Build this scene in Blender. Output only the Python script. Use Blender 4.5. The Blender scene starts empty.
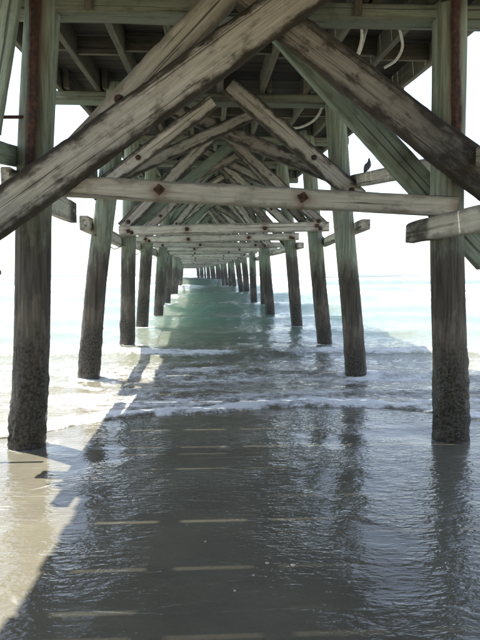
import bpy, bmesh, math, random
import numpy as np
from mathutils import Vector, Matrix
R = math.radians
random.seed(7)
rng = np.random.default_rng(11)
sc = bpy.context.scene
col = sc.collection

# ------------------------------------------------------------------ camera
cam_d = bpy.data.cameras.new('camera'); cam = bpy.data.objects.new('camera', cam_d); col.objects.link(cam)
cam.location = (0, 0, 1.5)
YAW, PITCH = math.atan(32/600), math.atan(47/600)
cam.rotation_euler = (R(90) - PITCH, 0, -YAW)
cam_d.sensor_fit = 'VERTICAL'; cam_d.sensor_height = 24.0; cam_d.lens = 24.0*600/640
cam_d.clip_start = 0.05; cam_d.clip_end = 20000
sc.camera = cam

# ------------------------------------------------------------------ sky, sun, exposure
SUN = Vector((-0.29, 0.30, 1.0)).normalized()
w = bpy.data.worlds.new('World'); sc.world = w; w.use_nodes = True
wn = w.node_tree.nodes; wl = w.node_tree.links; wn.clear()
sky = wn.new('ShaderNodeTexSky'); sky.sky_type = 'NISHITA'; sky.sun_disc = False
sky.sun_elevation = math.asin(SUN.z); sky.sun_rotation = math.atan2(SUN.x, SUN.y)
sky.air_density = 1.0; sky.dust_density = 0.9; sky.ozone_density = 1.0
bg = wn.new('ShaderNodeBackground'); bg.inputs['Strength'].default_value = 0.112
wo = wn.new('ShaderNodeOutputWorld')
hz = wn.new('ShaderNodeHueSaturation'); hz.inputs['Saturation'].default_value = 0.70     # thin milky haze over the whole sky
wl.new(sky.outputs[0], hz.inputs['Color']); wl.new(hz.outputs[0], bg.inputs['Color']); wl.new(bg.outputs[0], wo.inputs['Surface'])
sd = bpy.data.lights.new('sun', 'SUN'); sd.energy = 5.0; sd.angle = R(0.53); sd.color = (1.0, 0.955, 0.88)
so = bpy.data.objects.new('sun', sd); col.objects.link(so); so.location = (-8, 20, 30)
so.rotation_euler = SUN.to_track_quat('Z', 'Y').to_euler()
vs = sc.view_settings; vs.view_transform = 'Standard'; vs.look = 'None'; vs.gamma = 1.0
vs.exposure = 1.66; vs.use_curve_mapping = False
sc.cycles.max_bounces = 8; sc.cycles.diffuse_bounces = 5; sc.cycles.glossy_bounces = 4
sc.cycles.caustics_reflective = False; sc.cycles.caustics_refractive = False

# ------------------------------------------------------------------ numpy noise
_tab = rng.random((256, 256))
def vn(x, y):
    x = np.asarray(x, float); y = np.asarray(y, float)
    xi = np.floor(x).astype(int); yi = np.floor(y).astype(int)
    fx = x - xi; fy = y - yi
    fx = fx*fx*(3-2*fx); fy = fy*fy*(3-2*fy)
    g = lambda a, b: _tab[a & 255, b & 255]
    return (g(xi, yi)*(1-fx)+g(xi+1, yi)*fx)*(1-fy) + (g(xi, yi+1)*(1-fx)+g(xi+1, yi+1)*fx)*fy
def fbm(x, y, o=4):
    s = 0; a = .5; n = 0
    for k in range(o):
        s = s + a*vn(x*2**k+17.3*k, y*2**k-9.1*k); n += a; a *= .5
    return s/n
def sstep(a, b, x):
    t = np.clip((x-a)/(b-a), 0, 1); return t*t*(3-2*t)

# ------------------------------------------------------------------ material helpers
class NT:
    def __init__(s, name):
        s.m = bpy.data.materials.new(name); s.m.use_nodes = True
        s.t = s.m.node_tree; s.t.nodes.clear()
        s.out = s.n('ShaderNodeOutputMaterial'); s.p = s.n('ShaderNodeBsdfPrincipled')
        s.l(s.p.outputs[0], s.out.inputs['Surface'])
    def n(s, ty, **kw):
        nd = s.t.nodes.new(ty)
        for k, v in kw.items(): setattr(nd, k, v)
        return nd
    def l(s, a, b): s.t.links.new(a, b)
    def put(s, sock, v):
        if isinstance(v, bpy.types.NodeSocket): s.l(v, sock)
        elif isinstance(v, (tuple, list)) and len(v) == 3 and sock.type == 'RGBA': sock.default_value = (*v, 1)
        else: sock.default_value = v
    def math(s, op, a, b=0.0, c=None, clamp=False):
        nd = s.n('ShaderNodeMath', operation=op, use_clamp=clamp); s.put(nd.inputs[0], a); s.put(nd.inputs[1], b)
        if c is not None: s.put(nd.inputs[2], c)
        return nd.outputs[0]
    def ramp(s, v, a, b, lo=0.0, hi=1.0):
        nd = s.n('ShaderNodeMapRange', interpolation_type='SMOOTHSTEP'); s.put(nd.inputs[0], v)
        for i, q in enumerate((a, b, lo, hi)): s.put(nd.inputs[i+1], q)
        return nd.outputs[0]
    def mix(s, f, a, b, blend='MIX'):
        nd = s.n('ShaderNodeMix', data_type='RGBA', blend_type=blend); s.put(nd.inputs[0], f)
        s.put(nd.inputs[6], a); s.put(nd.inputs[7], b); return nd.outputs[2]
    def noise(s, vec, scale, detail=4.0, rough=0.55, dist=0.0):
        nd = s.n('ShaderNodeTexNoise'); s.l(vec, nd.inputs['Vector']); nd.inputs['Scale'].default_value = scale
        nd.inputs['Detail'].default_value = detail; nd.inputs['Roughness'].default_value = rough
        nd.inputs['Distortion'].default_value = dist; return nd.outputs[0]
    def vor(s, vec, scale, feature='F1'):
        nd = s.n('ShaderNodeTexVoronoi', feature=feature); s.l(vec, nd.inputs['Vector']); nd.inputs['Scale'].default_value = scale
        return nd.outputs['Distance']
    def mapv(s, vec, scale=(1, 1, 1), rot=(0, 0, 0), loc=None):
        nd = s.n('ShaderNodeMapping'); s.l(vec, nd.inputs['Vector']); nd.inputs['Scale'].default_value = scale
        nd.inputs['Rotation'].default_value = rot
        if loc is not None: s.put(nd.inputs['Location'], loc)
        return nd.outputs[0]
    def attr(s, name): return s.n('ShaderNodeAttribute', attribute_name=name).outputs['Fac']
    def bump(s, h, strength, dist, nrm=None):
        nd = s.n('ShaderNodeBump'); s.put(nd.inputs['Height'], h); nd.inputs['Strength'].default_value = strength
        nd.inputs['Distance'].default_value = dist
        if nrm: s.l(nrm, nd.inputs['Normal'])
        return nd.outputs[0]

def rand_offset(b):
    oi = b.n('ShaderNodeObjectInfo')
    tc = b.n('ShaderNodeTexCoord')
    v = b.n('ShaderNodeVectorMath', operation='ADD'); b.l(tc.outputs['Object'], v.inputs[0])
    m = b.math('MULTIPLY', oi.outputs['Random'], 57.0)
    cb = b.n('ShaderNodeCombineXYZ'); b.l(m, cb.inputs[0]); b.l(m, cb.inputs[1]); b.l(m, cb.inputs[2])
    b.l(cb.outputs[0], v.inputs[1])
    return v.outputs[0], oi.outputs['Random'], tc

def wood(name, light, dark, stain=(.035, .03, .022), edge=0.35, blotch=0.3, green=0.0, rough=0.85, grainbump=.5):
    """weathered timber; local X runs along the grain, generated Y across the board"""
    b = NT(name); v, rnd, tc = rand_offset(b)
    grain = b.noise(b.mapv(v, (1.2, 26, 26)), 1.6, 6, .62, .6)
    fine = b.noise(b.mapv(v, (4, 120, 120)), 1.0, 3, .6)
    big = b.noise(v, 2.1, 4, .6)
    mid = b.noise(b.mapv(v, (3, 6, 6)), 2.0, 5, .65)
    c = b.mix(b.ramp(grain, .3, .72), dark, light)
    c = b.mix(b.ramp(fine, .32, .52, .6, 0), c, dark)
    if green > 0:
        c = b.mix(b.math('MULTIPLY', b.ramp(big, .35, .6), green), c, (.115, .165, .115))
    saw = b.noise(b.mapv(v, (95, 5, 5)), 1.0, 3, .6, .4)
    c = b.mix(b.math('MULTIPLY', b.ramp(saw, .52, .66, 0, .45), b.ramp(mid, .38, .56)), c, dark)
    # blotches of old dirt and lichen
    c = b.mix(b.math('MULTIPLY', b.ramp(mid, .5, .68), blotch), c, stain)
    c = b.mix(b.math('MULTIPLY', b.ramp(big, .55, .75), blotch*.6), c, dark)
    # rotted margins, dirt and darker stretches carried on the mesh
    e = b.attr('edge')
    em = b.math('ADD', e, b.math('MULTIPLY', b.math('SUBTRACT', mid, .5), 1.3))
    c = b.mix(b.math('MULTIPLY', b.ramp(em, .45, .95), edge), c, stain)
    d = b.math('MULTIPLY', b.attr('grime'), b.ramp(mid, .25, .6, .45, 1.0), clamp=True)
    c = b.mix(d, c, stain)
    ru = b.math('MULTIPLY', b.attr('rust'), b.ramp(grain, .2, .7, .5, 1.0), clamp=True)
    c = b.mix(ru, c, (.14, .062, .03))
    crack = b.ramp(b.noise(b.mapv(v, (.7, 34, 34)), 1.0, 3, .5, .3), .34, .40, 0, 1)
    c = b.mix(b.math('MULTIPLY', b.math('SUBTRACT', 1.0, crack), .75), c, stain)
    hv = b.n('ShaderNodeHueSaturation'); b.l(c, hv.inputs['Color'])
    b.l(b.math('MULTIPLY_ADD', rnd, .4, .8), hv.inputs['Value'])
    b.l(hv.outputs[0], b.p.inputs['Base Color'])
    b.put(b.p.inputs['Roughness'], rough)
    b.put(b.p.inputs['Specular IOR Level'], .25)
    h = b.math('ADD', b.math('MULTIPLY', grain, .7), b.math('ADD', b.math('MULTIPLY', fine, .3), b.math('MULTIPLY', saw, .25)))
    h = b.math('ADD', h, b.math('MULTIPLY', crack, .9))
    b.l(b.bump(h, grainbump, .006), b.p.inputs['Normal'])
    return b.m

def pile_mat(name):
    """treated pole: greenish at the top, black tide stain, bare brown, then crusted with barnacles"""
    b = NT(name); v, rnd, tc = rand_offset(b)
    geo = b.n('ShaderNodeNewGeometry'); sx = b.n('ShaderNodeSeparateXYZ'); b.l(geo.outputs['Position'], sx.inputs[0])
    grain = b.noise(b.mapv(v, (22, 22, 1.1)), 1.5, 6, .62, .5)
    big = b.noise(v, 2.4, 4, .6); fine = b.noise(v, 38, 4, .65); mid = b.noise(b.mapv(v, (5, 5, 2)), 2.0, 5, .65)
    z = b.math('ADD', sx.outputs['Z'], b.math('MULTIPLY', b.math('SUBTRACT', mid, .5), 1.1))
    z = b.math('ADD', z, b.math('MULTIPLY', b.math('SUBTRACT', rnd, .5), .45))
    top = b.mix(b.ramp(grain, .3, .7), (.11, .13, .092), (.27, .315, .245))
    top = b.mix(b.ramp(big, .5, .72, 0, .6), top, (.15, .12, .085))
    tide = b.mix(b.ramp(grain, .3, .7), (.03, .027, .022), (.105, .092, .073))
    bare = b.mix(b.ramp(grain, .3, .7), (.062, .053, .041), (.17, .148, .115))
    crust = b.mix(b.ramp(fine, .35, .65), (.012, .0105, .008), (.075, .064, .046))
    c = b.mix(b.ramp(z, 1.5, 2.1), tide, top)
    c = b.mix(b.ramp(z, .92, 1.15), bare, c)
    c = b.mix(b.ramp(z, .5, .95), crust, c)
    ru = b.math('MULTIPLY', b.attr('rust'), b.ramp(grain, .2, .7, .5, 1.0), clamp=True)
    c = b.mix(ru, c, (.10, .035, .02))
    b.l(c, b.p.inputs['Base Color'])
    b.l(b.ramp(z, .3, 1.0, .45, .85), b.p.inputs['Roughness'])
    b.put(b.p.inputs['Specular IOR Level'], .3)
    cells = b.vor(v, 46)
    low = b.math('MULTIPLY', b.ramp(z, .7, 1.05, 1, 0), b.ramp(b.noise(v, 9, 3, .6), .4, .6, .15, 1.0))
    h = b.math('ADD', b.math('MULTIPLY', grain, .6), b.math('MULTIPLY', b.math('MULTIPLY', cells, low), .8))
    crack = b.ramp(b.noise(b.mapv(v, (30, 30, .6)), 1.0, 3, .5, .3), .33, .40)
    h = b.math('ADD', h, b.math('MULTIPLY', crack, .8))
    b.l(b.bump(h, .65, .010), b.p.inputs['Normal'])
    return b.m

def rust_mat(name, dk=1.0):
    b = NT(name); v, rnd, tc = rand_offset(b)
    n1 = b.noise(v, 30, 5, .65); n2 = b.noise(v, 7, 4, .6)
    c = b.mix(b.ramp(n1, .35, .65), (.03*dk, .016*dk, .012*dk), (.105*dk, .047*dk, .027*dk))
    c = b.mix(b.ramp(n2, .45, .7, 0, .8), c, (.03*dk, .022*dk, .02*dk))
    b.l(c, b.p.inputs['Base Color']); b.put(b.p.inputs['Roughness'], .9)
    b.l(b.bump(n1, .8, .008), b.p.inputs['Normal'])
    return b.m

def plain(name, colr, rough=.5, spec=.4):
    b = NT(name); v, rnd, tc = rand_offset(b)
    n1 = b.noise(v, 25, 4, .6)
    b.l(b.mix(b.ramp(n1, .35, .7, 0, .4), colr, tuple(c*.6 for c in colr)), b.p.inputs['Base Color'])
    b.put(b.p.inputs['Roughness'], rough); b.put(b.p.inputs['Specular IOR Level'], spec)
    return b.m

M = dict(
    brace=wood('weathered_brace_wood', (.50, .48, .415), (.29, .277, .232), edge=.95, blotch=.5),
    brown=wood('lichened_brace_wood', (.36, .335, .285), (.19, .175, .145), edge=.85, blotch=.8),
    pale=wood('pale_strut_wood', (.54, .52, .44), (.37, .355, .29), edge=.45, blotch=.25),
    green=wood('green_treated_wood', (.31, .365, .29), (.19, .235, .18), edge=.25, blotch=.3, green=.3),
    cap=wood('cap_wood', (.225, .235, .185), (.135, .143, .11), edge=.3, blotch=.3, green=.4),
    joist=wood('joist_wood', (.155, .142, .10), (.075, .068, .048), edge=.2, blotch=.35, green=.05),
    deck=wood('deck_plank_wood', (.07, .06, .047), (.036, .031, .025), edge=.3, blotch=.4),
    pile=pile_mat('pile_wood'), rust=rust_mat('rusted_iron'), rustdark=rust_mat('dark_rusted_strap', .85),
    cable=plain('white_cable_sheath', (.62, .62, .58), .45), wire=plain('black_wire', (.02, .02, .02), .5),
)

# ------------------------------------------------------------------ object helpers
def link(name, me, mat=None, parent=None):
    o = bpy.data.objects.new(name, me); col.objects.link(o)
    if mat: me.materials.append(mat)
    if parent: o.parent = parent
    return o
def tag(o, label, cat, group=None):
    o['label'] = label; o['category'] = cat
    if group: o['group'] = group
    return o
def me_from(name, V, F, smooth=None, attrs=None):
    me = bpy.data.meshes.new(name); me.from_pydata([tuple(v) for v in V], [], F); me.update()
    if smooth is not None:
        me.polygons.foreach_set('use_smooth', [True]*len(me.polygons)); me.set_sharp_from_angle(angle=R(smooth))
    for k, a in (attrs or {}).items():
        at = me.attributes.new(k, 'FLOAT', 'POINT'); at.data.foreach_set('value', np.asarray(a, dtype=np.float32))
    return me

def timber_mesh(L, w0, w1, t, nL=4, nW=1, ch=.006, worn=0.0, bolts=(), grime=None, bow=0.0, seed=0, skew0=0.0, skew1=0.0):
    """board along local X (0..L), width in Y, thickness in Z; arrises worn by noise"""
    sec = []
    ys = np.linspace(-.5, .5, nW+1)
    for y in ys: sec.append((y, -.5))
    for y in ys[::-1]: sec.append((y, .5))
    # chamfer: split the 4 corners
    out = []
    n = len(sec); corners = {0, nW, nW+1, 2*nW+1}
    for i, (y, z) in enumerate(sec):
        if i in corners:
            sy, sz = np.sign(y), np.sign(z)
            a = (y, z, -sy, 0, 1); c = (y, z, 0, -sz, 1)
            out += ([c, a] if i in (0, nW+1) else [a, c])
        else: out.append((y, z, 0, 0, 0))
    m = len(out); V = []; at_e = []; at_r = []; at_g = []
    for j in range(nL+1):
        f = j/nL; x0 = L*f; wd = w0+(w1-w0)*f
        for k, (y, z, cy, cz, isc) in enumerate(out):
            yy = y*wd; zz = z*t
            c = ch
            if worn and isc: c = ch + worn*max(0, float(fbm(x0*7+seed*3.1, seed+ (1 if y > 0 else 5)*3.7 + (z > 0)*2.2, 3))-.38)*3
            yy += cy*c; zz += cz*c
            if worn:
                zz += (float(vn(x0*5+seed, yy*9+seed*1.7))-.5)*worn*.25
                yy += (float(vn(x0*3.3+seed*2.3, z*4+9*np.sign(y)))-.5)*worn*.7*(abs(y) > .3)
            zz += bow*math.sin(math.pi*f)
            xx = x0
            if j == 0: xx += skew0*y*wd
            if j == nL: xx += skew1*y*wd
            V.append((xx, yy, zz)); at_e.append(abs(y)*2)
            r = 0
            for (bx, by) in bolts:
                dx = abs(xx-bx); dy = yy-by
                r = max(r, math.exp(-((dx/.075)**2+(dy/.055)**2)), .8*math.exp(-(dx/.032)**2)*(1 if dy < 0 else 0))
            at_r.append(r); at_g.append(0 if grime is None else grime(f, y))
    F = []
    for j in range(nL):
        for k in range(m):
            a = j*m+k; c = j*m+(k+1) % m
            F.append((a, c, c+m, a+m))
    F.append(tuple(range(m-1, -1, -1))); F.append(tuple(range(nL*m, nL*m+m)))
    return me_from('timber', V, F, 30, dict(edge=at_e, rust=at_r, grime=at_g))

def frame(p0, p1, face):
    """matrix with X along p0->p1 and Z close to 'face' (the broad face's normal)"""
    x = (Vector(p1)-Vector(p0)).normalized(); z = Vector(face); z = (z - x*z.dot(x)).normalized(); y = z.cross(x)
    m = Matrix((x, y, z)).transposed().to_4x4(); m.translation = Vector(p0); return m
def timber(name, p0, p1, w, t, mat, parent, face=(0, -1, 0), w1=None, **kw):
    p0 = Vector(p0); p1 = Vector(p1)
    o = link(name, timber_mesh((p1-p0).length, w, w1 or w, t, **kw), M[mat], parent)
    o.matrix_world = frame(p0, p1, face); return o

def tube_mesh(pts, rad, seg=8, cap=True):
    V = []; F = []; n = len(pts)
    rad = rad if hasattr(rad, '__len__') else [rad]*n
    prev = None
    for i, p in enumerate(pts):
        p = Vector(p); d = (Vector(pts[min(i+1, n-1)])-Vector(pts[max(i-1, 0)])).normalized()
        u = d.orthogonal().normalized() if prev is None else (prev - d*prev.dot(d)).normalized(); prev = u
        v = d.cross(u)
        for k in range(seg):
            a = 2*math.pi*k/seg; V.append(p+(u*math.cos(a)+v*math.sin(a))*rad[i])
    for i in range(n-1):
        for k in range(seg):
            a = i*seg+k; b2 = i*seg+(k+1) % seg; F.append((a, b2, b2+seg, a+seg))
    if cap: F.append(tuple(range(seg-1, -1, -1))); F.append(tuple(range((n-1)*seg, n*seg)))
    return me_from('tube', V, F, 50)

def bolt_mesh(r=.042, plate=.0):
    """washer, square nut and rod end; axis along local Z"""
    bm = bmesh.new()
    def disc(rr, z0, z1, seg, rot=0):
        mt = Matrix.Translation((0, 0, (z0+z1)/2)) @ Matrix.Rotation(rot, 4, 'Z')
        bmesh.ops.create_cone(bm, cap_ends=True, segments=seg, radius1=rr, radius2=rr*.93, depth=z1-z0, matrix=mt)
    if plate: disc(plate, -.02, .008, 4, R(45+random.uniform(-12, 12)))
    disc(r, -.02, .012, 14); disc(r*.66, .012, .034, 4, .4); disc(r*.34, .034, .056, 8)
    for v in bm.verts: v.co += Vector((random.uniform(-1, 1), random.uniform(-1, 1), random.uniform(-1, 1)))*.0022
    me = bpy.data.meshes.new('bolt'); bm.to_mesh(me); bm.free(); me.materials.append(M['rust']); return me
BOLT = [bolt_mesh(.040), bolt_mesh(.044), bolt_mesh(.027, .050)]
def bolt(parent, x, y, z, k=0, spin=0.0, s=1.0):
    o = bpy.data.objects.new('bolt', BOLT[k]); col.objects.link(o); o.parent = parent
    o.location = (x, y, z); o.rotation_euler = (0, 0, spin); o.scale = (s, s, s); return o

# ------------------------------------------------------------------ the beach
def sand_height(x, y):
    z = -.030*np.clip(y-6.2, 0, 60) + .035*np.clip(-y-3, 0, 60)
    return z + (fbm(x*.35+3, y*.35+8, 3)-.5)*.02
def grid_mesh(name, X, Y, Z, attrs=None):
    r, c = X.shape
    V = np.stack([X, Y, Z], -1).reshape(-1, 3)
    i = np.arange(r*c).reshape(r, c)
    F = np.stack([i[:-1, :-1], i[:-1, 1:], i[1:, 1:], i[1:, :-1]], -1).reshape(-1, 4)
    me = bpy.data.meshes.new(name); me.vertices.add(len(V)); me.vertices.foreach_set('co', V.ravel())
    me.loops.add(F.size); me.loops.foreach_set('vertex_index', F.ravel().astype(np.int32))
    me.polygons.add(len(F)); me.polygons.foreach_set('loop_start', np.arange(0, F.size, 4, dtype=np.int32))
    me.polygons.foreach_set('use_smooth', np.ones(len(F), dtype=bool)); me.update(); me.validate()
    for k, a in (attrs or {}).items():
        at = me.attributes.new(k, 'FLOAT', 'POINT'); at.data.foreach_set('value', a.ravel().astype(np.float32))
    return me
def nonlin(n, inner, outer, p=3):
    u = np.linspace(-1, 1, n); return inner*u + (outer-inner)*np.sign(u)*np.abs(u)**p

SWX = np.array([-60, -12, -3.2, -1.88, -1.4, -.6, .35, 1.42, 2.13, 2.6, 3.4, 8, 20, 60])
SWY = np.array([5.6, 5.2, 5.15, 5.42, 5.95, 6.1, 6.5, 6.78, 6.45, 5.9, 5.5, 5.2, 5.8, 5.4])
def swash(x):
    b = 0
    for d in (-.3, -.15, 0, .15, .3): b = b + np.interp(x+d, SWX, SWY)/5
    return b

xs = nonlin(330, 9, 400); ys = np.concatenate([np.linspace(-220, -8, 30)[:-1], np.linspace(-8, 9, 260), np.linspace(9, 60, 30)[1:]])
gx, gy = np.meshgrid(xs, ys)
gz = sand_height(gx, gy)
wet = sstep(-9, -3, gy)
froth = np.zeros_like(gx)
for (px_, py_) in ((-1.60, 5.3), (2.21, 5.3)):
    dd = np.hypot(gx-px_, gy-py_); froth = np.maximum(froth, np.exp(-((dd-.16)/.07)**2)*sstep(.35, .7, fbm(gx*6, gy*6, 3)))
    gz = gz - .03*np.exp(-(dd/.26)**2)
sand_o = link('beach_sand', grid_mesh('beach_sand', gx, gy, gz, dict(wet=wet, froth=froth)))
sand_o['kind'] = 'structure'
b = NT('wet_sand'); tc = b.n('ShaderNodeTexCoord'); ob = tc.outputs['Object']
wa = b.attr('wet')
n1 = b.noise(ob, 1.1, 5, .6); n2 = b.noise(ob, 60, 3, .6); n3 = b.noise(b.mapv(ob, (2.2, 7, 1), (0, 0, R(28))), 1.0, 4, .6, .8)
wetc = b.mix(b.ramp(n1, .35, .65), (.10, .092, .066), (.132, .122, .087))
wetc = b.mix(b.ramp(n3, .5, .72, 0, .35), wetc, (.08, .076, .056))
dryc = b.mix(b.ramp(n1, .35, .65), (.44, .38, .28), (.52, .45, .34))
c = b.mix(wa, dryc, wetc); c = b.mix(b.ramp(n2, .4, .7, 0, .25), c, (.08, .07, .05))
# thin strands of old foam left on the film
st = b.noise(b.mapv(ob, (.45, 1.5, 1), (0, 0, R(-30))), 1.0, 2, .45, .5)
strand = b.math('ABSOLUTE', b.math('SUBTRACT', st, .5))
strand = b.math('MULTIPLY', b.ramp(strand, 0.0, .008, 1, 0), b.ramp(b.noise(ob, 1.6, 4, .7), .46, .62))
strand = b.math('MULTIPLY', strand, .30)
strand = b.math('MULTIPLY', strand, wa)
strand = b.math('ADD', strand, b.math('MULTIPLY', b.attr('froth'), b.ramp(b.noise(ob, 30, 4, .7), .42, .6)), clamp=True)
c = b.mix(strand, c, (.60, .60, .57))
b.l(c, b.p.inputs['Base Color']); b.put(b.p.inputs['Roughness'], .9); b.put(b.p.inputs['Specular IOR Level'], .1)
b.l(b.math('MULTIPLY', wa, 1.0), b.p.inputs['Coat Weight']); b.put(b.p.inputs['Coat Roughness'], .035); b.put(b.p.inputs['Coat IOR'], 1.34)
r1 = b.noise(b.mapv(ob, (10, 25, 1), (0, 0, R(20))), 1.0, 2, .5, .6)
r2 = b.noise(b.mapv(ob, (26, 44, 1), (0, 0, R(-14))), 1.0, 2, .5, .3)
r3 = b.noise(ob, 2.2, 2, .5)
patch = b.ramp(b.noise(ob, .9, 3, .6), .38, .62, .25, 1.0)
hh = b.math('ADD', b.math('MULTIPLY', r1, .95), b.math('ADD', b.math('MULTIPLY', r2, .42), b.math('MULTIPLY', r3, 1.0)))
hh = b.math('ADD', b.math('MULTIPLY', hh, patch), b.math('MULTIPLY', strand, .3))
b.l(b.bump(hh, .60, .016), b.p.inputs['Coat Normal'])
b.l(b.bump(n2, .3, .004), b.p.inputs['Normal'])
sand_o.data.materials.append(b.m)

# ------------------------------------------------------------------ the sea
tt = [0]
while tt[-1] < 1.2: tt.append(tt[-1]+.018)
while tt[-1] < 9000: tt.append(tt[-1]*1.021+.006)
tt = np.array(tt)
fx = nonlin(430, 6.2, 22, 5)
TX, TT = np.meshgrid(fx, tt)
SX = .4 + TX*(1+TT/7.5)
edge_noise = ((fbm(SX*1.3+5, SX*0+2, 3)-.5)*.35 + (fbm(SX*7+5, SX*0+9, 3)-.5)*.11)
SY = swash(np.clip(SX, -60, 60))*np.exp(-TT/6) + 6*(1-np.exp(-TT/6)) + edge_noise*np.exp(-TT/.8) + TT
lev = .012 + .17*sstep(8.5, 17, SY) + .10*sstep(17, 40, SY)
SZ = np.maximum(lev, 0)
foam = np.zeros_like(SZ)
WAVES = [  # crest y, height, front width, back width, wander, foam
    (7.6, .030, .14, .5, .7, .5), (8.7, .035, .2, .6, .8, .5), (10.9, .085, .28, .9, .6, .65), (13.3, .06, .4, 1.2, 1.0, .35),
    (16.5, .11, .5, 1.6, 1.2, .4), (21.0, .24, .8, 2.6, 1.6, .95), (28.0, .34, 1.3, 4.5, 2.4, 1.0), (39., .42, 2.2, 6, 3.0, .8),
    (56., .72, 3.5, 9, 3.0, .8), (80., .6, 5, 12, 5, .95), (108., .55, 6, 14, 6, .6), (140., .5, 7, 16, 8, .5), (180., .4, 8, 18, 8, 0)]
for k, (yc, H, wf, wb, wan, fo) in enumerate(WAVES):
    yk = yc + (fbm(SX/(2.2+yc*.09)+k*13.7, SX*0+k*3.3, 3)-.5)*2*wan
    d = SY-yk
    hk = H*(.55+.9*fbm(SX/(3+yc*.12)+k*7.1, SX*0+k+.5, 2))
    prof = np.where(d < 0, np.exp(-(d/wf)**2), np.exp(-(d/wb)**2))
    SZ = SZ + hk*prof
    brk = sstep(.25, .55, fbm(SX/(2+yc*.10)+k*5.3, SX*0+k*1.9, 2))
    if yc > 18: fo = fo*(1-.75*np.exp(-((SX-(1.4 if yc < 50 else -1.0))/(2.3 if yc < 50 else 4.0))**2)) if yc < 90 else fo
    foam = np.maximum(foam, fo*brk*np.exp(-((d+wf*.35)/(wf*1.05))**2)*1.05)
    foam = np.maximum(foam, fo*.55*np.where(d > 0, np.exp(-d/(wb*1.2)), np.exp(-(d/wf/1.5)**2)))
foam = np.maximum(foam, (.35*sstep(.2, .5, TT)+.1)*np.exp(-np.clip(SY-8.5, 0, 99)/7)*(.35+1.25*fbm(SX*.7, SY*2.2, 3)))
for (i_, s_) in [(k, q) for k in range(1, 8) for q in (0, 1)]:
    dd = np.hypot(SX-((-1.62, 2.2)[s_]), SY-(5.3+3.2*i_)); foam = np.maximum(foam, .75*np.exp(-((dd-.2)/.22)**2))
lip = np.exp(-(TT/(.10+.16*fbm(SX*2.1, SX*0+4, 3)))**2)
lipn = np.exp(-((TT-.22)/(.12+.45*fbm(SX*1.7, SX*0+3, 3)))**2)*(.45+1.0*fbm(SX*6.1, TT*5+8, 4))
foam = np.maximum(foam, np.maximum(lip*.46, lipn*.78))
# whitewater is lumpy, open water chops
lump = fbm(SX*9, SY*9, 3)-.45
SZ = SZ + foam*lump*(.035+.10*sstep(14, 30, SY))*np.clip(1.4-SY/60, 0, 1)
SZ = SZ + .024*np.exp(-((TT-.13)/.15)**2)*np.clip(fbm(SX*8, TT*11, 4)-.25, 0, 1)*2
chop = (fbm(SX*1.6+2, SY*2.6, 4)-.5)*.10*sstep(.5, 5, TT) + (fbm(SX*4+2, SY*6.5, 3)-.5)*.035*sstep(.2, 1.5, TT)*np.clip(1.5-SY/20, 0, 1) + (fbm(SX*.25, SY*.5+3, 3)-.5)*.35*sstep(20, 80, SY)
SZ = SZ + chop*np.clip(1.3-SY/400, .1, 1)
edge0 = sand_height(SX, SY)+.004
SZ = np.where(TT < .12, edge0 + (np.maximum(SZ, edge0)-edge0)*np.sqrt(np.clip(TT/.12, 0, 1)), np.maximum(SZ, edge0))
SZ[0, :] = edge0[0, :]-.004
deep = sstep(1.0, 12, TT)
sea_o = link('sea_water', grid_mesh('sea_water', SX, SY, SZ, dict(foam=foam, deep=deep, far=sstep(16, 90, TT))))
sea_o['kind'] = 'structure'
b = NT('surf_water'); tc = b.n('ShaderNodeTexCoord'); ob = tc.outputs['Object']
fa = b.attr('foam'); de = b.attr('deep'); far = b.attr('far')
shallow = (.135, .122, .088); green = (.14, .198, .156)
wc = b.mix(de, shallow, green)
wc = b.mix(far, wc, (.05, .066, .068))
sil = b.noise(ob, .35, 4, .6); wc = b.mix(b.ramp(sil, .4, .7, 0, .35), wc, (.17, .19, .135))
cellsv = b.n('ShaderNodeTexVoronoi', feature='DISTANCE_TO_EDGE'); warp = b.n('ShaderNodeVectorMath', operation='MULTIPLY_ADD')
nz = b.n('ShaderNodeTexNoise'); b.l(ob, nz.inputs['Vector']); nz.inputs['Scale'].default_value = 2.5; nz.inputs['Detail'].default_value = 3
b.l(nz.outputs['Color'], warp.inputs[0]); warp.inputs[1].default_value = (.5, .5, .5); b.l(ob, warp.inputs[2])
b.l(b.mapv(warp.outputs[0], (3.4, 5.0, 1)), cellsv.inputs['Vector']); cellsv.inputs['Scale'].default_value = 1.0
lace = b.ramp(cellsv.outputs['Distance'], 0.0, .26, 1, 0)
fn = b.noise(ob, 3.2, 6, .68); fn2 = b.noise(ob, 14, 4, .65)
fn3 = b.noise(b.mapv(warp.outputs[0], (16, 30, 1)), 1.0, 5, .7)
fn4 = b.noise(b.mapv(warp.outputs[0], (2.2, 7.5, 1)), 1.0, 5, .65)
tex = b.math('ADD', b.math('MULTIPLY', lace, .06), b.math('ADD', b.math('ADD', b.math('MULTIPLY', fn, .35), b.math('MULTIPLY', fn4, .40)), b.math('ADD', b.math('MULTIPLY', fn2, .35), b.math('MULTIPLY', fn3, .62))))
thr = b.math('SUBTRACT', 1.37, fa)
fm = b.n('ShaderNodeMapRange', interpolation_type='SMOOTHSTEP'); b.l(tex, fm.inputs[0])
b.l(b.math('SUBTRACT', thr, .08), fm.inputs[1]); b.l(b.math('ADD', thr, .20), fm.inputs[2])
fmask = b.math('MULTIPLY', fm.outputs[0], .95)
b.l(b.mix(fmask, wc, (.80, .81, .80)), b.p.inputs['Base Color'])
b.l(b.math('ADD', b.math('MULTIPLY', fmask, .6), b.math('MULTIPLY_ADD', far, .32, .05)), b.p.inputs['Roughness'])
b.put(b.p.inputs['IOR'], 1.333)
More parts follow.
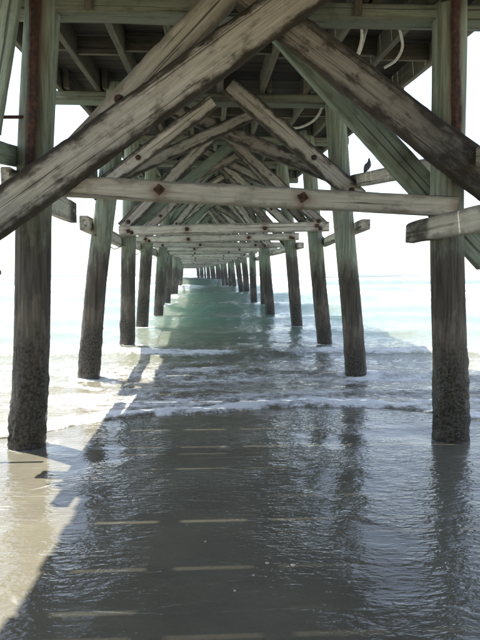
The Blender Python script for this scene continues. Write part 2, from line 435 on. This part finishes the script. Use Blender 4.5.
# silty water passes light sideways below the surface
b.p.subsurface_method = 'BURLEY'
b.l(b.math('MULTIPLY', b.math('SUBTRACT', 1.0, fmask), b.math('MULTIPLY', de, .9)), b.p.inputs['Subsurface Weight'])
b.put(b.p.inputs['Subsurface Radius'], (.55, 1.0, .8)); b.put(b.p.inputs['Subsurface Scale'], 3.6)
w1 = b.noise(b.mapv(ob, (3.0, 5.5, 1)), 1.0, 4, .6, .5); w2 = b.noise(b.mapv(ob, (13, 22, 1), (0, 0, R(12))), 1.0, 3, .55, .4)
w3 = b.noise(b.mapv(ob, (.5, 1.0, 1)), 1.0, 3, .55)
hh = b.math('ADD', b.math('MULTIPLY', w1, 1.0), b.math('ADD', b.math('MULTIPLY', w2, .36), b.math('MULTIPLY', b.math('MULTIPLY', w3, far), 8.0)))
hh = b.math('ADD', hh, b.math('MULTIPLY', fmask, b.math('MULTIPLY_ADD', fn2, .9, .2)))
b.l(b.bump(hh, .6, .06), b.p.inputs['Normal'])
sea_o.data.materials.append(b.m)

# ------------------------------------------------------------------ the pier
pier = bpy.data.objects.new('pier', None); col.objects.link(pier); pier.location = (0.3, 5.3, 0)
tag(pier, 'long timber fishing pier on round piles running out into the surf', 'pier')
bpy.context.view_layer.update()
PINV = pier.matrix_world.inverted()
def adopt(o):                       # parent to the pier and keep the world place
    mw = o.matrix_world.copy(); o.parent = pier; o.matrix_parent_inverse = PINV; o.matrix_world = mw; return o

SP = 3.2; Y0 = 5.3; NB = 24
def BY(i):                          # the bents stand wider apart in deeper water
    return Y0+SP*i if i <= 5 else Y0+SP*5+4.3*(i-5)
def zc(y):                          # underside of the cap beams: the deck climbs from the beach
    return 3.672 + (1.15*(1-math.exp(-(y-Y0)/21)) if y > Y0 else .05*(y-Y0))
def cx(y):                          # the far part bears a little to the left
    return -.0005*max(0, y-12)**2
CAPH, JH, DT = .13, .25, .045

def pile_mesh(x0, x1, ztop, r0, r1, seg, rings, seed, fine, strap=False):
    zb = -1.6
    zz = np.linspace(0, 1, rings+1)
    if fine: zz = np.concatenate([np.linspace(zb, 1.25, int(rings*.62)), np.linspace(1.25, ztop, int(rings*.38)+2)[1:]])
    else: zz = zb + zz*(ztop-zb)
    V = []; ru = []
    kx = rng.normal(0, .012, 2)
    for z in zz:
        f = max(0, z)/4.0; cxp = (x1-x0)*z/4.0 + kx[0]*math.sin(z*1.7+seed); cyp = kx[1]*math.sin(z*1.3+seed*2)
        r = r0+(r1-r0)*f
        for k in range(seg):
            a = 2*math.pi*k/seg
            n = (float(fbm(a*1.6+seed*5, z*.6+seed, 2))-.5)*.022
            if fine:
                low = float(sstep(1.05, .35, z+ (float(vn(a*3+seed, z*2))-.5)*.5))
                if low > 0: n += low*float(sstep(.3, .65, fbm(a*2.4+seed*7, z*5+seed, 2)))*1.2*((float(fbm(a*9+seed*3, z*26, 3))-.42)*.036 + .005)
                n += (float(vn(a*7+seed*9, z*.5))-.5)*.008
            V.append((cxp+(r+n)*math.cos(a), cyp+(r+n)*math.sin(a), z))
            q = 0
            if strap:
                da = abs((a-R(270)+math.pi) % (2*math.pi)-math.pi)
                q = math.exp(-(da/.42)**2)*float(sstep(1.7, 2.7, z))
            ru.append(q)
    n = len(zz); F = []
    for i in range(n-1):
        for k in range(seg):
            a = i*seg+k; c = i*seg+(k+1) % seg; F.append((a, c, c+seg, a+seg))
    F.append(tuple(range((n-1)*seg, n*seg)))
    return me_from('pile', V, F, 60, dict(rust=ru))

# x at the sand and at 4 m for the left and right pile of the near bents
PX = [(-1.60, -1.37, 2.21, 2.08), (-1.70, -1.24, 2.14, 1.76), (-1.58, -1.44, 2.31, 1.92), (-1.64, -1.36, 2.26, 1.86), (-1.50, -1.20, 1.93, 1.55)]
piles = {}
def pile_x(i, s, z):
    a = piles[(i, s)]; return a[0]+(a[1]-a[0])*z/4.0
for i in range(-1, NB):
    y = BY(i)
    if i < 0: p = (-1.6, -1.4, 2.2, 2.05)
    elif i < len(PX): p = PX[i]
    else: p = (-1.58+random.uniform(-.08, .08), -1.34+random.uniform(-.1, .1), 2.12+random.uniform(-.08, .1), 1.82+random.uniform(-.12, .12))
    c = cx(y)
    for s in (0, 1):
        x0, x1 = p[2*s]+c, p[2*s+1]+c; piles[(i, s)] = (x0, x1)
        fine = 0 <= i < 3
        r0 = [.150, .150, .146, .148][i] if 0 <= i < 4 else random.uniform(.135, .155)
        o = link('pile', pile_mesh(x0, x1, zc(y)+CAPH+.10, r0, r0*.96, 44 if i == 0 else 28 if i == 1 else 16, [150, 90, 60][i] if fine else 14, i*2+s+.37, fine, strap=(i == 0)), M['pile'])
        o.location = (x0, y, 0); bpy.context.view_layer.update() if False else None
        o.matrix_world = Matrix.Translation((x0, y, 0)); adopt(o)
        piles[(i, s, 'o')] = o

# rusted iron straps running down the two near piles
def strap(i, s, z0, z1, wd, dx):
    y = BY(i); V = []; F = []; n = 22
    x0, x1 = piles[(i, s)]; ph = piles[(i, s, 'o')]
    for k in range(n+1):
        z = z0+(z1-z0)*k/n; xc = (x1-x0)*z/4.0 + dx + .006*math.sin(z*5); j = random.uniform(-.004, .004)
        wl = wd*.5*(1+.12*math.sin(z*7+i))
        for (sx, dy) in ((-1, 0), (-.5, -.016), (.5, -.016), (1, 0), (.6, .06), (-.6, .06)):
            xx = sx*wl; rr = .152; yy = -math.sqrt(max(rr*rr-(xx+dx)**2, 0))-.010+dy
            V.append((xc+xx+j, yy, z))
    for k in range(n):
        for q in range(6):
            a = k*6+q; c = k*6+(q+1) % 6; F.append((a, c, c+6, a+6))
    F.append((5, 4, 3, 2, 1, 0)); F.append(tuple(range(n*6, n*6+6)))
    o = link('strap', me_from('strap', V, F, 40), M['rustdark']); o.parent = ph
    return o
strap(0, 0, 2.35, 3.80, .085, -.005); strap(0, 1, 2.70, 3.80, .08, .01)

# cap beams
for i in range(-1, NB):
    y = BY(i); c = cx(y); z = zc(y)
    l, r = (-2.22, 2.72) if i else (-2.12, 2.74)
    o = timber('cap_beam', (l+c, y+.07, z+CAPH/2), (r+c, y+.07+random.uniform(-.02, .02), z+CAPH/2), CAPH, .24, 'cap', None,
               nL=14 if i < 3 else 4, nW=2 if i < 3 else 1, ch=.008, worn=.012 if i < 3 else 0, seed=i+3)
    adopt(o)

for k, x in enumerate((-.98, .12, 1.28)):
    adopt(timber('cleat', (x, Y0+.07-.12-.022, zc(Y0)+.012), (x+.01, Y0+.07-.12-.022, zc(Y0)+.36), .065, .04, 'joist', None, nL=3, nW=1, seed=k))

# cross struts bolted to the front of the piles
STR = [(-1.62, 2.235, 2.13, 2.065, .170), None, (-1.67, 2.29, 2.32, 2.39, .185), (-1.74, 2.30, 2.23, 2.39, .17), (-1.62, 2.33, 2.8, 2.33, .16)]
for i in range(0, NB):
    y = BY(i); c = cx(y)
    if i == 1: continue          # this bent has no strut
    if i < len(STR): xl, zl, xr, zr, wd = STR[i]
    else: xl, zl, xr, zr, wd = -1.78+random.uniform(-.1, .1), 2.33+random.uniform(-.06, .06), 2.2+random.uniform(-.1, .3), 2.36+random.uniform(-.06, .06), random.uniform(.15, .18)
    yf = y-.150-.045
    L = math.hypot(xr-xl, zr-zl)
    bx = [L*.32, L*.69] if i else [(-.40+1.62), (.80+1.62)]
    pl = pile_x(i, 0, zl)-c-xl; pr = pile_x(i, 1, zr)-c-xl
    hero = i < 4
    o = timber('cross_strut', (xl+c, yf, zl), (xr+c, yf, zr), wd, .085, 'pale', None, nL=90 if i == 0 else 60 if hero else 12, nW=8 if i == 0 else 4 if hero else 2,
               worn=.010 if hero else 0, seed=i*1.7+2, bolts=[(q, 0) for q in bx+[pl, pr]] if i < 6 else [])
    adopt(o)
    for q in bx: bolt(o, q, random.uniform(-.012, .012), .0425, 0 if i else 2, random.uniform(0, 1.5), 1.0 if i else 1.05)
    if i < 12:
        for q in (pl, pr):
            if 0.02 < q < L-.02: bolt(o, q+random.uniform(-.03, .03), random.uniform(-.03, .02), .0425, 2, random.uniform(0, 1.5), 1.0)
            if i in (1, 2, 3): bolt(o, min(q+.07, L-.03), -.04, .0425, 1, .3, .9)

# front bent: the big crossed braces, the chevron behind them
gA = lambda f, y: max(0, .85*(1-f/.16))*(.6+.8*abs(y)) + (.75 if abs(y) > .36 else 0) + .35*max(0, 1-abs(f-.33)/.2)*(abs(y) > .2)
A = timber('diagonal_brace', (-1.80, 5.015, 1.90), (1.08, 5.015, 3.968), .335, .085, 'brace', None, nL=120, nW=12, ch=.010, worn=.030, seed=4.2, grime=gA, skew0=.35); adopt(A)
gB = lambda f, y: min(1, 1.1*float(sstep(.45, .85, f))+.55*(y > .25))
B_ = timber('diagonal_brace', (.05, 5.125, 3.98), (2.80, 5.06, 1.99), .275, .075, 'brown', None, nL=110, nW=10, ch=.010, worn=.022, seed=8.8, grime=gB, w1=.37); adopt(B_)
C1 = timber('diagonal_brace', (-1.27, 5.112, 2.29), (.27, 5.112, 3.90), .24, .075, 'pale', None, nL=40, nW=5, worn=.012, seed=1.3, grime=lambda f, y: .3*(y < -.2)); adopt(C1)  # slightly darker along its lower edge
bolt(C1, .83, .03, .0375, 1)
G = timber('diagonal_brace', (.50, 5.50, 3.83), (2.53, 5.50, 1.70), .255, .095, 'green', None, nL=50, nW=5, worn=.012, seed=6.1, skew1=-.9,
           grime=lambda f, y: .7*max(0, 1-abs(f-.62)/.05)*(y > -.1)); adopt(G)


# chevrons of the further bents
for i in range(1, NB):
    y = BY(i); c = cx(y); zt = zc(y); hero = i < 3
    for s in (0, 1):
        px = pile_x(i, s, 2.7)-c
        if i == 1: a, e, wd = ((-1.58, 2.56), (.08, 3.80), .20) if s == 0 else ((2.10, 2.53), (.30, 4.02), .25)
        else:
            sg = -1 if s == 0 else 1
            a = (px+sg*random.uniform(.02, .22), 2.52+random.uniform(-.2, .2)); e = (.27+sg*random.uniform(-.18, .22), zt+random.uniform(.02, .16)); wd = random.uniform(.17, .25)
        yy = y-.15-.045-.003*s
        o = timber('diagonal_brace', (a[0]+c, yy, a[1]), (e[0]+c, yy, e[1]), wd, .08, 'brace' if (i+s) % 3 else 'brown', None,
                   nL=30 if hero else 6, nW=4 if hero else 2, worn=.012 if hero else 0, seed=i*3.1+s)
        adopt(o)
        if i < 7: bolt(o, .16, 0, .04, 1); bolt(o, .75+random.uniform(-.1, .1), 0, .04, 0)
    if i in (1, 2, 3, 5):   # long crossed pair on the back face
        for s in (0, 1):
            sg = -1 if s == 0 else 1; px = pile_x(i, s, 2.5)-c
            o = timber('diagonal_brace', (px+sg*.10+c, y+.29+.09*s, 2.75+.1*s), (.27-sg*random.uniform(.5, .8)+c, y+.29+.09*s, zt+.02), random.uniform(.17, .21), .08, ('brown', 'brace')[(i+s) % 2], None, nL=14, nW=3, worn=.010, seed=i*2.3+s); adopt(o)
    if i >= 2:      # and a pair on the back face set lower
        for s in (0, 1):
            sg = -1 if s == 0 else 1; px = pile_x(i, s, 2.3)-c
            o = timber('diagonal_brace', (px+sg*random.uniform(0, .2)+c, y+.2, 2.3+random.uniform(-.2, .25)), (.27+sg*random.uniform(-.3, .55)+c, y+.2+.003*s, zt-.02+random.uniform(0, .1)), random.uniform(.16, .22), .08, 'brown' if s else 'green', None, nL=6, nW=2, seed=i+s*9); adopt(o)

# beams running along the pier on the flanks
adopt(timber('longitudinal_beam', (1.885, -1.0, 1.875), (1.955, 5.76, 1.885), .19, .085, 'pale', None, face=(-1, 0, 0), nL=60, nW=5, worn=.012, seed=3.3,
             grime=lambda f, y: .9*float(sstep(.897, .912, f))))  # the seaward end of the beam is darker
bo = timber('longitudinal_beam', (2.36, 4.2, 2.40), (2.055, 8.75, 2.815), .17, .085, 'pale', None, face=(-1, 0, 0), nL=40, nW=4, worn=.010, seed=5.3, grime=lambda f, y: .25); adopt(bo)
adopt(timber('longitudinal_beam', (-1.645, 5.075, 2.24), (-1.64, 7.5, 2.235), .25, .085, 'pale', None, face=(1, 0, 0), nL=30, nW=4, worn=.012, seed=2.2,
             grime=lambda f, y: .95*float(sstep(.80, .9, f))))  # darker towards the far end
adopt(timber('longitudinal_beam', (-1.665, 4.55, 2.41), (-1.60, 8.75, 2.87), .17, .09, 'green', None, face=(1, 0, 0), nL=30, nW=4, worn=.010, seed=9.2))
for i in (1, 3, 5, 8):
    y = BY(i)
    for s in (0, 1):
        sg = -1 if s == 0 else 1
        xa = pile_x(i, s, 2.15)+sg*(.20 if s == 0 else .235); xb = pile_x(i+1, s, 2.15)+sg*(.20 if s == 0 else .235)
        adopt(timber('longitudinal_beam', (xa, y-.27, 2.17), (xb, BY(i+1)+.45, 2.10), .19-.05*s, .13, 'pale', None, face=(-sg, 0, 0), nL=16, nW=3, worn=.010, seed=i+s))

# raking board beside the near left pile, with its tie rods
adopt(timber('raking_board', (-1.755, 4.99, 2.62), (-1.50, 4.99, 3.98), .20, .075, 'green', None, nL=20, nW=3, worn=.012, seed=3.9))
def rod(p0, p1, r):
    o = link('tie_rod', tube_mesh([Vector(p0).lerp(Vector(p1), k/6) for k in range(7)], r, 8), M['rust']); adopt(o); return o
ro = rod((-1.95, 5.05, 2.75), (-1.50, 5.22, 2.80), .015)
bolt(ro, -1.755, 5.125, 2.772, 1, 0, 1.0).rotation_euler = (0, R(83), R(20))
rod((-2.10, 5.20, 1.505), (-1.755, 5.20, 1.505), .020)

# joists, blocking between them, deck planks
JX = [-1.93, -1.42, -.88, -.33, .22, .80, 1.40, 1.98, 2.62]
jm = {}
for i in range(-1, NB-1):
    y = BY(i)
    for k, jx in enumerate(JX):
        off = .05 if i % 2 else -.05
        ov = .16
        ya, yb = y-ov, BY(i+1)+ov
        za, zb = zc(y)+CAPH+JH/2+.002, zc(BY(i+1))+CAPH+JH/2+.002
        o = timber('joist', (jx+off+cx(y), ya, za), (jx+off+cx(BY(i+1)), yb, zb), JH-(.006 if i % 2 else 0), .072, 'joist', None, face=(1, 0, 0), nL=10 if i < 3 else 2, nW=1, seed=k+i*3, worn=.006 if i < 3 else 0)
        adopt(o)
    if -1 <= i < 4:
        for k in range(len(JX)-1):
            off = .05 if i % 2 else -.05
            ym = (y+BY(i+1))*.5+ (.06 if k % 2 else -.06); z = (zc(y)+zc(BY(i+1)))/2+CAPH+JH/2+.012
            o = timber('blocking', (JX[k]+off+.04+cx(ym), ym, z), (JX[k+1]+off-.04+cx(ym), ym, z), JH-.05, .05, 'joist', None, nL=2, nW=1); adopt(o)

_by = [BY(i) for i in range(-10, NB)]; _bz = [zc(q) for q in _by]
def deck_z(y): return float(np.interp(y, _by, _bz))+CAPH+JH+.006+DT/2
PW = .185
pls = []
y = 1.0; kk = 0; GAPS = {}
while y < BY(NB-1)+.3:
    gap = .010 + .002*random.random()
    kk += 1
    if kk % 3 == 0 and y < 26: gap = random.choice([.0185, .020, .021, .0195, .0175, .011])
    pls.append((y+PW/2, gap)); y += PW+gap
pm = [timber_mesh(4.80, PW, PW, DT, nL=5, nW=1, ch=.004, worn=.0, seed=q, bow=random.uniform(-.004, .004)) for q in range(4)]
for q in pm: q.materials.append(M['deck'])
rest_v, rest_f = [], []
def plank_matrix(yc):
    l = -2.02+cx(yc)+random.uniform(-.02, .02); sl = (deck_z(yc+.3)-deck_z(yc-.3))/.6
    return Matrix.Translation((l, yc, deck_z(yc))) @ Matrix.Translation((2.4, 0, 0)) @ Matrix.Rotation(random.uniform(-.004, .004), 4, 'Z') @ Matrix.Translation((-2.4, 0, 0)) @ Matrix.Rotation(math.atan(sl), 4, 'X')
for n, (yc, g) in enumerate(pls[:300]):
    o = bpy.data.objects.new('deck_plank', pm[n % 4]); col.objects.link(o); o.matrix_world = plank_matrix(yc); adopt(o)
def joined_planks(cs):
    V, F = [], []
    for n, yc in enumerate(cs):
        me = pm[n % 4]; mt = plank_matrix(yc); base = len(V)
        V += [tuple(mt @ v.co) for v in me.vertices]; F += [tuple(base+q for q in p.vertices) for p in me.polygons]
    return V, F
V, F = joined_planks([p[0] for p in pls[300:]] + list(np.arange(1.0-PW/2-.006, -24, -(PW+.007))))
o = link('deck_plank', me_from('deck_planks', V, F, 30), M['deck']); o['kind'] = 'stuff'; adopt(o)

# ------------------------------------------------------------------ cables under the deck
def cable(name, pts, r, mat, label, seg=8, group=None):
    # Catmull-Rom through the points
    P = [Vector(p) for p in pts]; out = []
    for i in range(len(P)-1):
        a, b0, c0, d = P[max(i-1, 0)], P[i], P[i+1], P[min(i+2, len(P)-1)]
        for k in range(8):
            t = k/8; out.append(.5*((2*b0)+(-a+c0)*t+(2*a-5*b0+4*c0-d)*t*t+(-a+3*b0-3*c0+d)*t**3))
    out.append(P[-1])
    return tag(link(name, tube_mesh(out, r, seg), M[mat]), label, 'cable', group)
cable('hanging_cable', [(1.38, 5.5, 3.76), (1.40, 5.55, 3.62), (1.37, 5.60, 3.48), (1.32, 5.62, 3.40), (1.28, 5.62, 3.36), (1.33, 5.66, 3.39), (1.42, 5.70, 3.55), (1.50, 5.75, 3.80)], .013, 'cable',
      'white cable loop drooping below the joists near the brace')
cable('hanging_cable', [(1.70, 5.5, 3.78), (1.76, 5.55, 3.66), (1.79, 5.6, 3.56), (1.75, 5.66, 3.47), (1.66, 5.72, 3.42)], .013, 'cable',
      'short curved white cable end beside the green pile top')
cable('hanging_cable', [(1.64, 8.6, 3.95), (1.60, 8.65, 3.78), (1.50, 8.7, 3.66), (1.30, 8.75, 3.58), (1.10, 8.75, 3.60), (1.02, 8.8, 3.72)], .018, 'cable',
      'grey cable sagging under the second cap beam')
pts = []
for i in range(1, 9):
    x = pile_x(i, 0, 2.0)-.06; y = BY(i)-.2
    pts.append((x, y, 2.02+.03*random.uniform(-1, 1)))
    x2 = (x+pile_x(i+1, 0, 2.0)-.06)/2; pts.append((x2, (BY(i)+BY(i+1))/2, 1.90))
cable('wire', pts[:-1], .008, 'wire', 'thin dark wire sagging from pile to pile along the struts', 6)

# ------------------------------------------------------------------ the pigeon
bird = bpy.data.objects.new('pigeon', None); col.objects.link(bird)
tag(bird, 'dark grey pigeon perched on the sloping flank beam', 'bird')
bm_ = NT('feathers'); tcn = bm_.n('ShaderNodeTexCoord'); nn = bm_.noise(tcn.outputs['Object'], 60, 4, .6)
bm_.l(bm_.mix(bm_.ramp(nn, .35, .65), (.03, .032, .042), (.075, .08, .10)), bm_.p.inputs['Base Color']); bm_.put(bm_.p.inputs['Roughness'], .6)
def loft(rings, seg=16):
    V, F = [], []
    for (c, rx, rz, tilt) in rings:
        for k in range(seg):
            a = 2*math.pi*k/seg
            u = Vector((math.sin(tilt), 0, math.cos(tilt)))
            V.append(Vector(c)+Vector((0, 1, 0))*rx*math.cos(a)+u*rz*math.sin(a))
    n = len(rings)
    for i in range(n-1):
        for k in range(seg):
            a = i*seg+k; c = i*seg+(k+1) % seg; F.append((a, c, c+seg, a+seg))
    F.append(tuple(range(seg-1, -1, -1))); F.append(tuple(range((n-1)*seg, n*seg)))
    return me_from('loft', V, F, 70)
# local +X is where the bird faces; rings run tail -> body -> neck -> head
body = loft([((-.155, 0, .048), .018, .004, 0), ((-.12, 0, .062), .024, .008, 0), ((-.085, 0, .078), .034, .022, -.3), ((-.045, 0, .092), .046, .040, -.45),
             ((0, 0, .108), .050, .050, -.6), ((.035, 0, .126), .045, .046, -.75), ((.056, 0, .148), .032, .034, -1.1), ((.064, 0, .168), .022, .023, -1.35),
             ((.068, 0, .184), .019, .021, -1.2), ((.076, 0, .196), .017, .019, -.9), ((.088, 0, .201), .011, .012, -.4), ((.094, 0, .201), .004, .005, 0)])
bo_ = link('body', body, bm_.m, bird)
bk_ = link('beak', tube_mesh([(.092, 0, .200), (.104, 0, .197), (.113, 0, .192)], [.005, .004, .001], 8), plain('beak_horn', (.05, .045, .04)), bird)
for q in (body, bk_.data): q.transform(Matrix.Translation((0, 0, .08)) @ Matrix.Rotation(R(-24), 4, 'Y') @ Matrix.Translation((0, 0, -.08)))
pink = plain('bird_leg', (.35, .14, .11))
for s in (-1, 1):
    lg = link('leg', tube_mesh([(.0, s*.018, .075), (-.004, s*.018, .045), (.004, s*.018, .006)], [.006, .0035, .003], 8), pink, bird)
    for a in (-.5, 0, .5, math.pi):
        link('toe', tube_mesh([(.004, s*.018, .006), (.004+.024*math.cos(a), s*.018+.024*math.sin(a), .002)], [.003, .0015], 6), pink, lg)
    wv = loft([((-.125, s*.020, .070), .004, .006, 0), ((-.08, s*.036, .088), .006, .018, -.4), ((-.03, s*.046, .108), .008, .030, -.5), ((.015, s*.046, .124), .008, .028, -.6), ((.038, s*.036, .136), .004, .014, -.7)], 10)
    wv.transform(Matrix.Translation((0, 0, .08)) @ Matrix.Rotation(R(-24), 4, 'Y') @ Matrix.Translation((0, 0, -.08)))
    link('wing', wv, bm_.m, bird)
yb = 7.92; xb = 2.36+(2.055-2.36)*(yb-4.2)/4.55; zb_ = 2.40+(2.815-2.40)*(yb-4.2)/4.55+.085
bird.location = (xb, yb, zb_-.001); bird.rotation_euler = (0, R(0), R(-72)); bird.scale = (.76, .76, .76)

# ------------------------------------------------------------------ sea haze over beach and water
bm = bmesh.new(); bmesh.ops.create_cube(bm, size=1.0); me = bpy.data.meshes.new('haze'); bm.to_mesh(me); bm.free()
hb = link('haze', me); hb['kind'] = 'stuff'; hb.scale = (60000, 10200, 9.6); hb.location = (0, 4400, 1.8)
hm = bpy.data.materials.new('sea_haze'); hm.use_nodes = True; nt = hm.node_tree; nt.nodes.clear()
vo = nt.nodes.new('ShaderNodeVolumePrincipled'); vo.inputs['Density'].default_value = .0009; vo.inputs['Color'].default_value = (.93, .95, .97, 1)
oo = nt.nodes.new('ShaderNodeOutputMaterial'); nt.links.new(vo.outputs[0], oo.inputs['Volume']); me.materials.append(hm)

# ------------------------------------------------------------------ shell bits on the wet sand
shm = plain('shell', (.42, .40, .35), .5)
for k, (x, y, r) in enumerate(((.30, 2.98, .011), (.22, 2.86, .009), (.43, 2.95, .013), (-.02, 3.25, .008), (.12, 2.72, .008))):
    V = [(0, 0, r*.45)]; F = []
    for q in range(10):
        a = 2*math.pi*q/10; rr = r*(1+.25*math.sin(3*a+k)); V += [(.6*rr*math.cos(a), .6*rr*math.sin(a), r*.36), (rr*math.cos(a), .8*rr*math.sin(a), -.001)]
    for q in range(10):
        a, c = 1+2*q, 1+2*((q+1) % 10); F += [(0, a, c), (a, a+1, c+1, c)]
    o = link('shell_fragment', me_from('shell', V, F, 60), shm)
    o.location = (x, y, float(sand_height(np.array(x), np.array(y)))+.001); o.rotation_euler = (0, 0, k*1.3)
    tag(o, 'tiny pale shell fragment lying on wet sand under the pier', 'shell', 'shell bits on the wet sand')
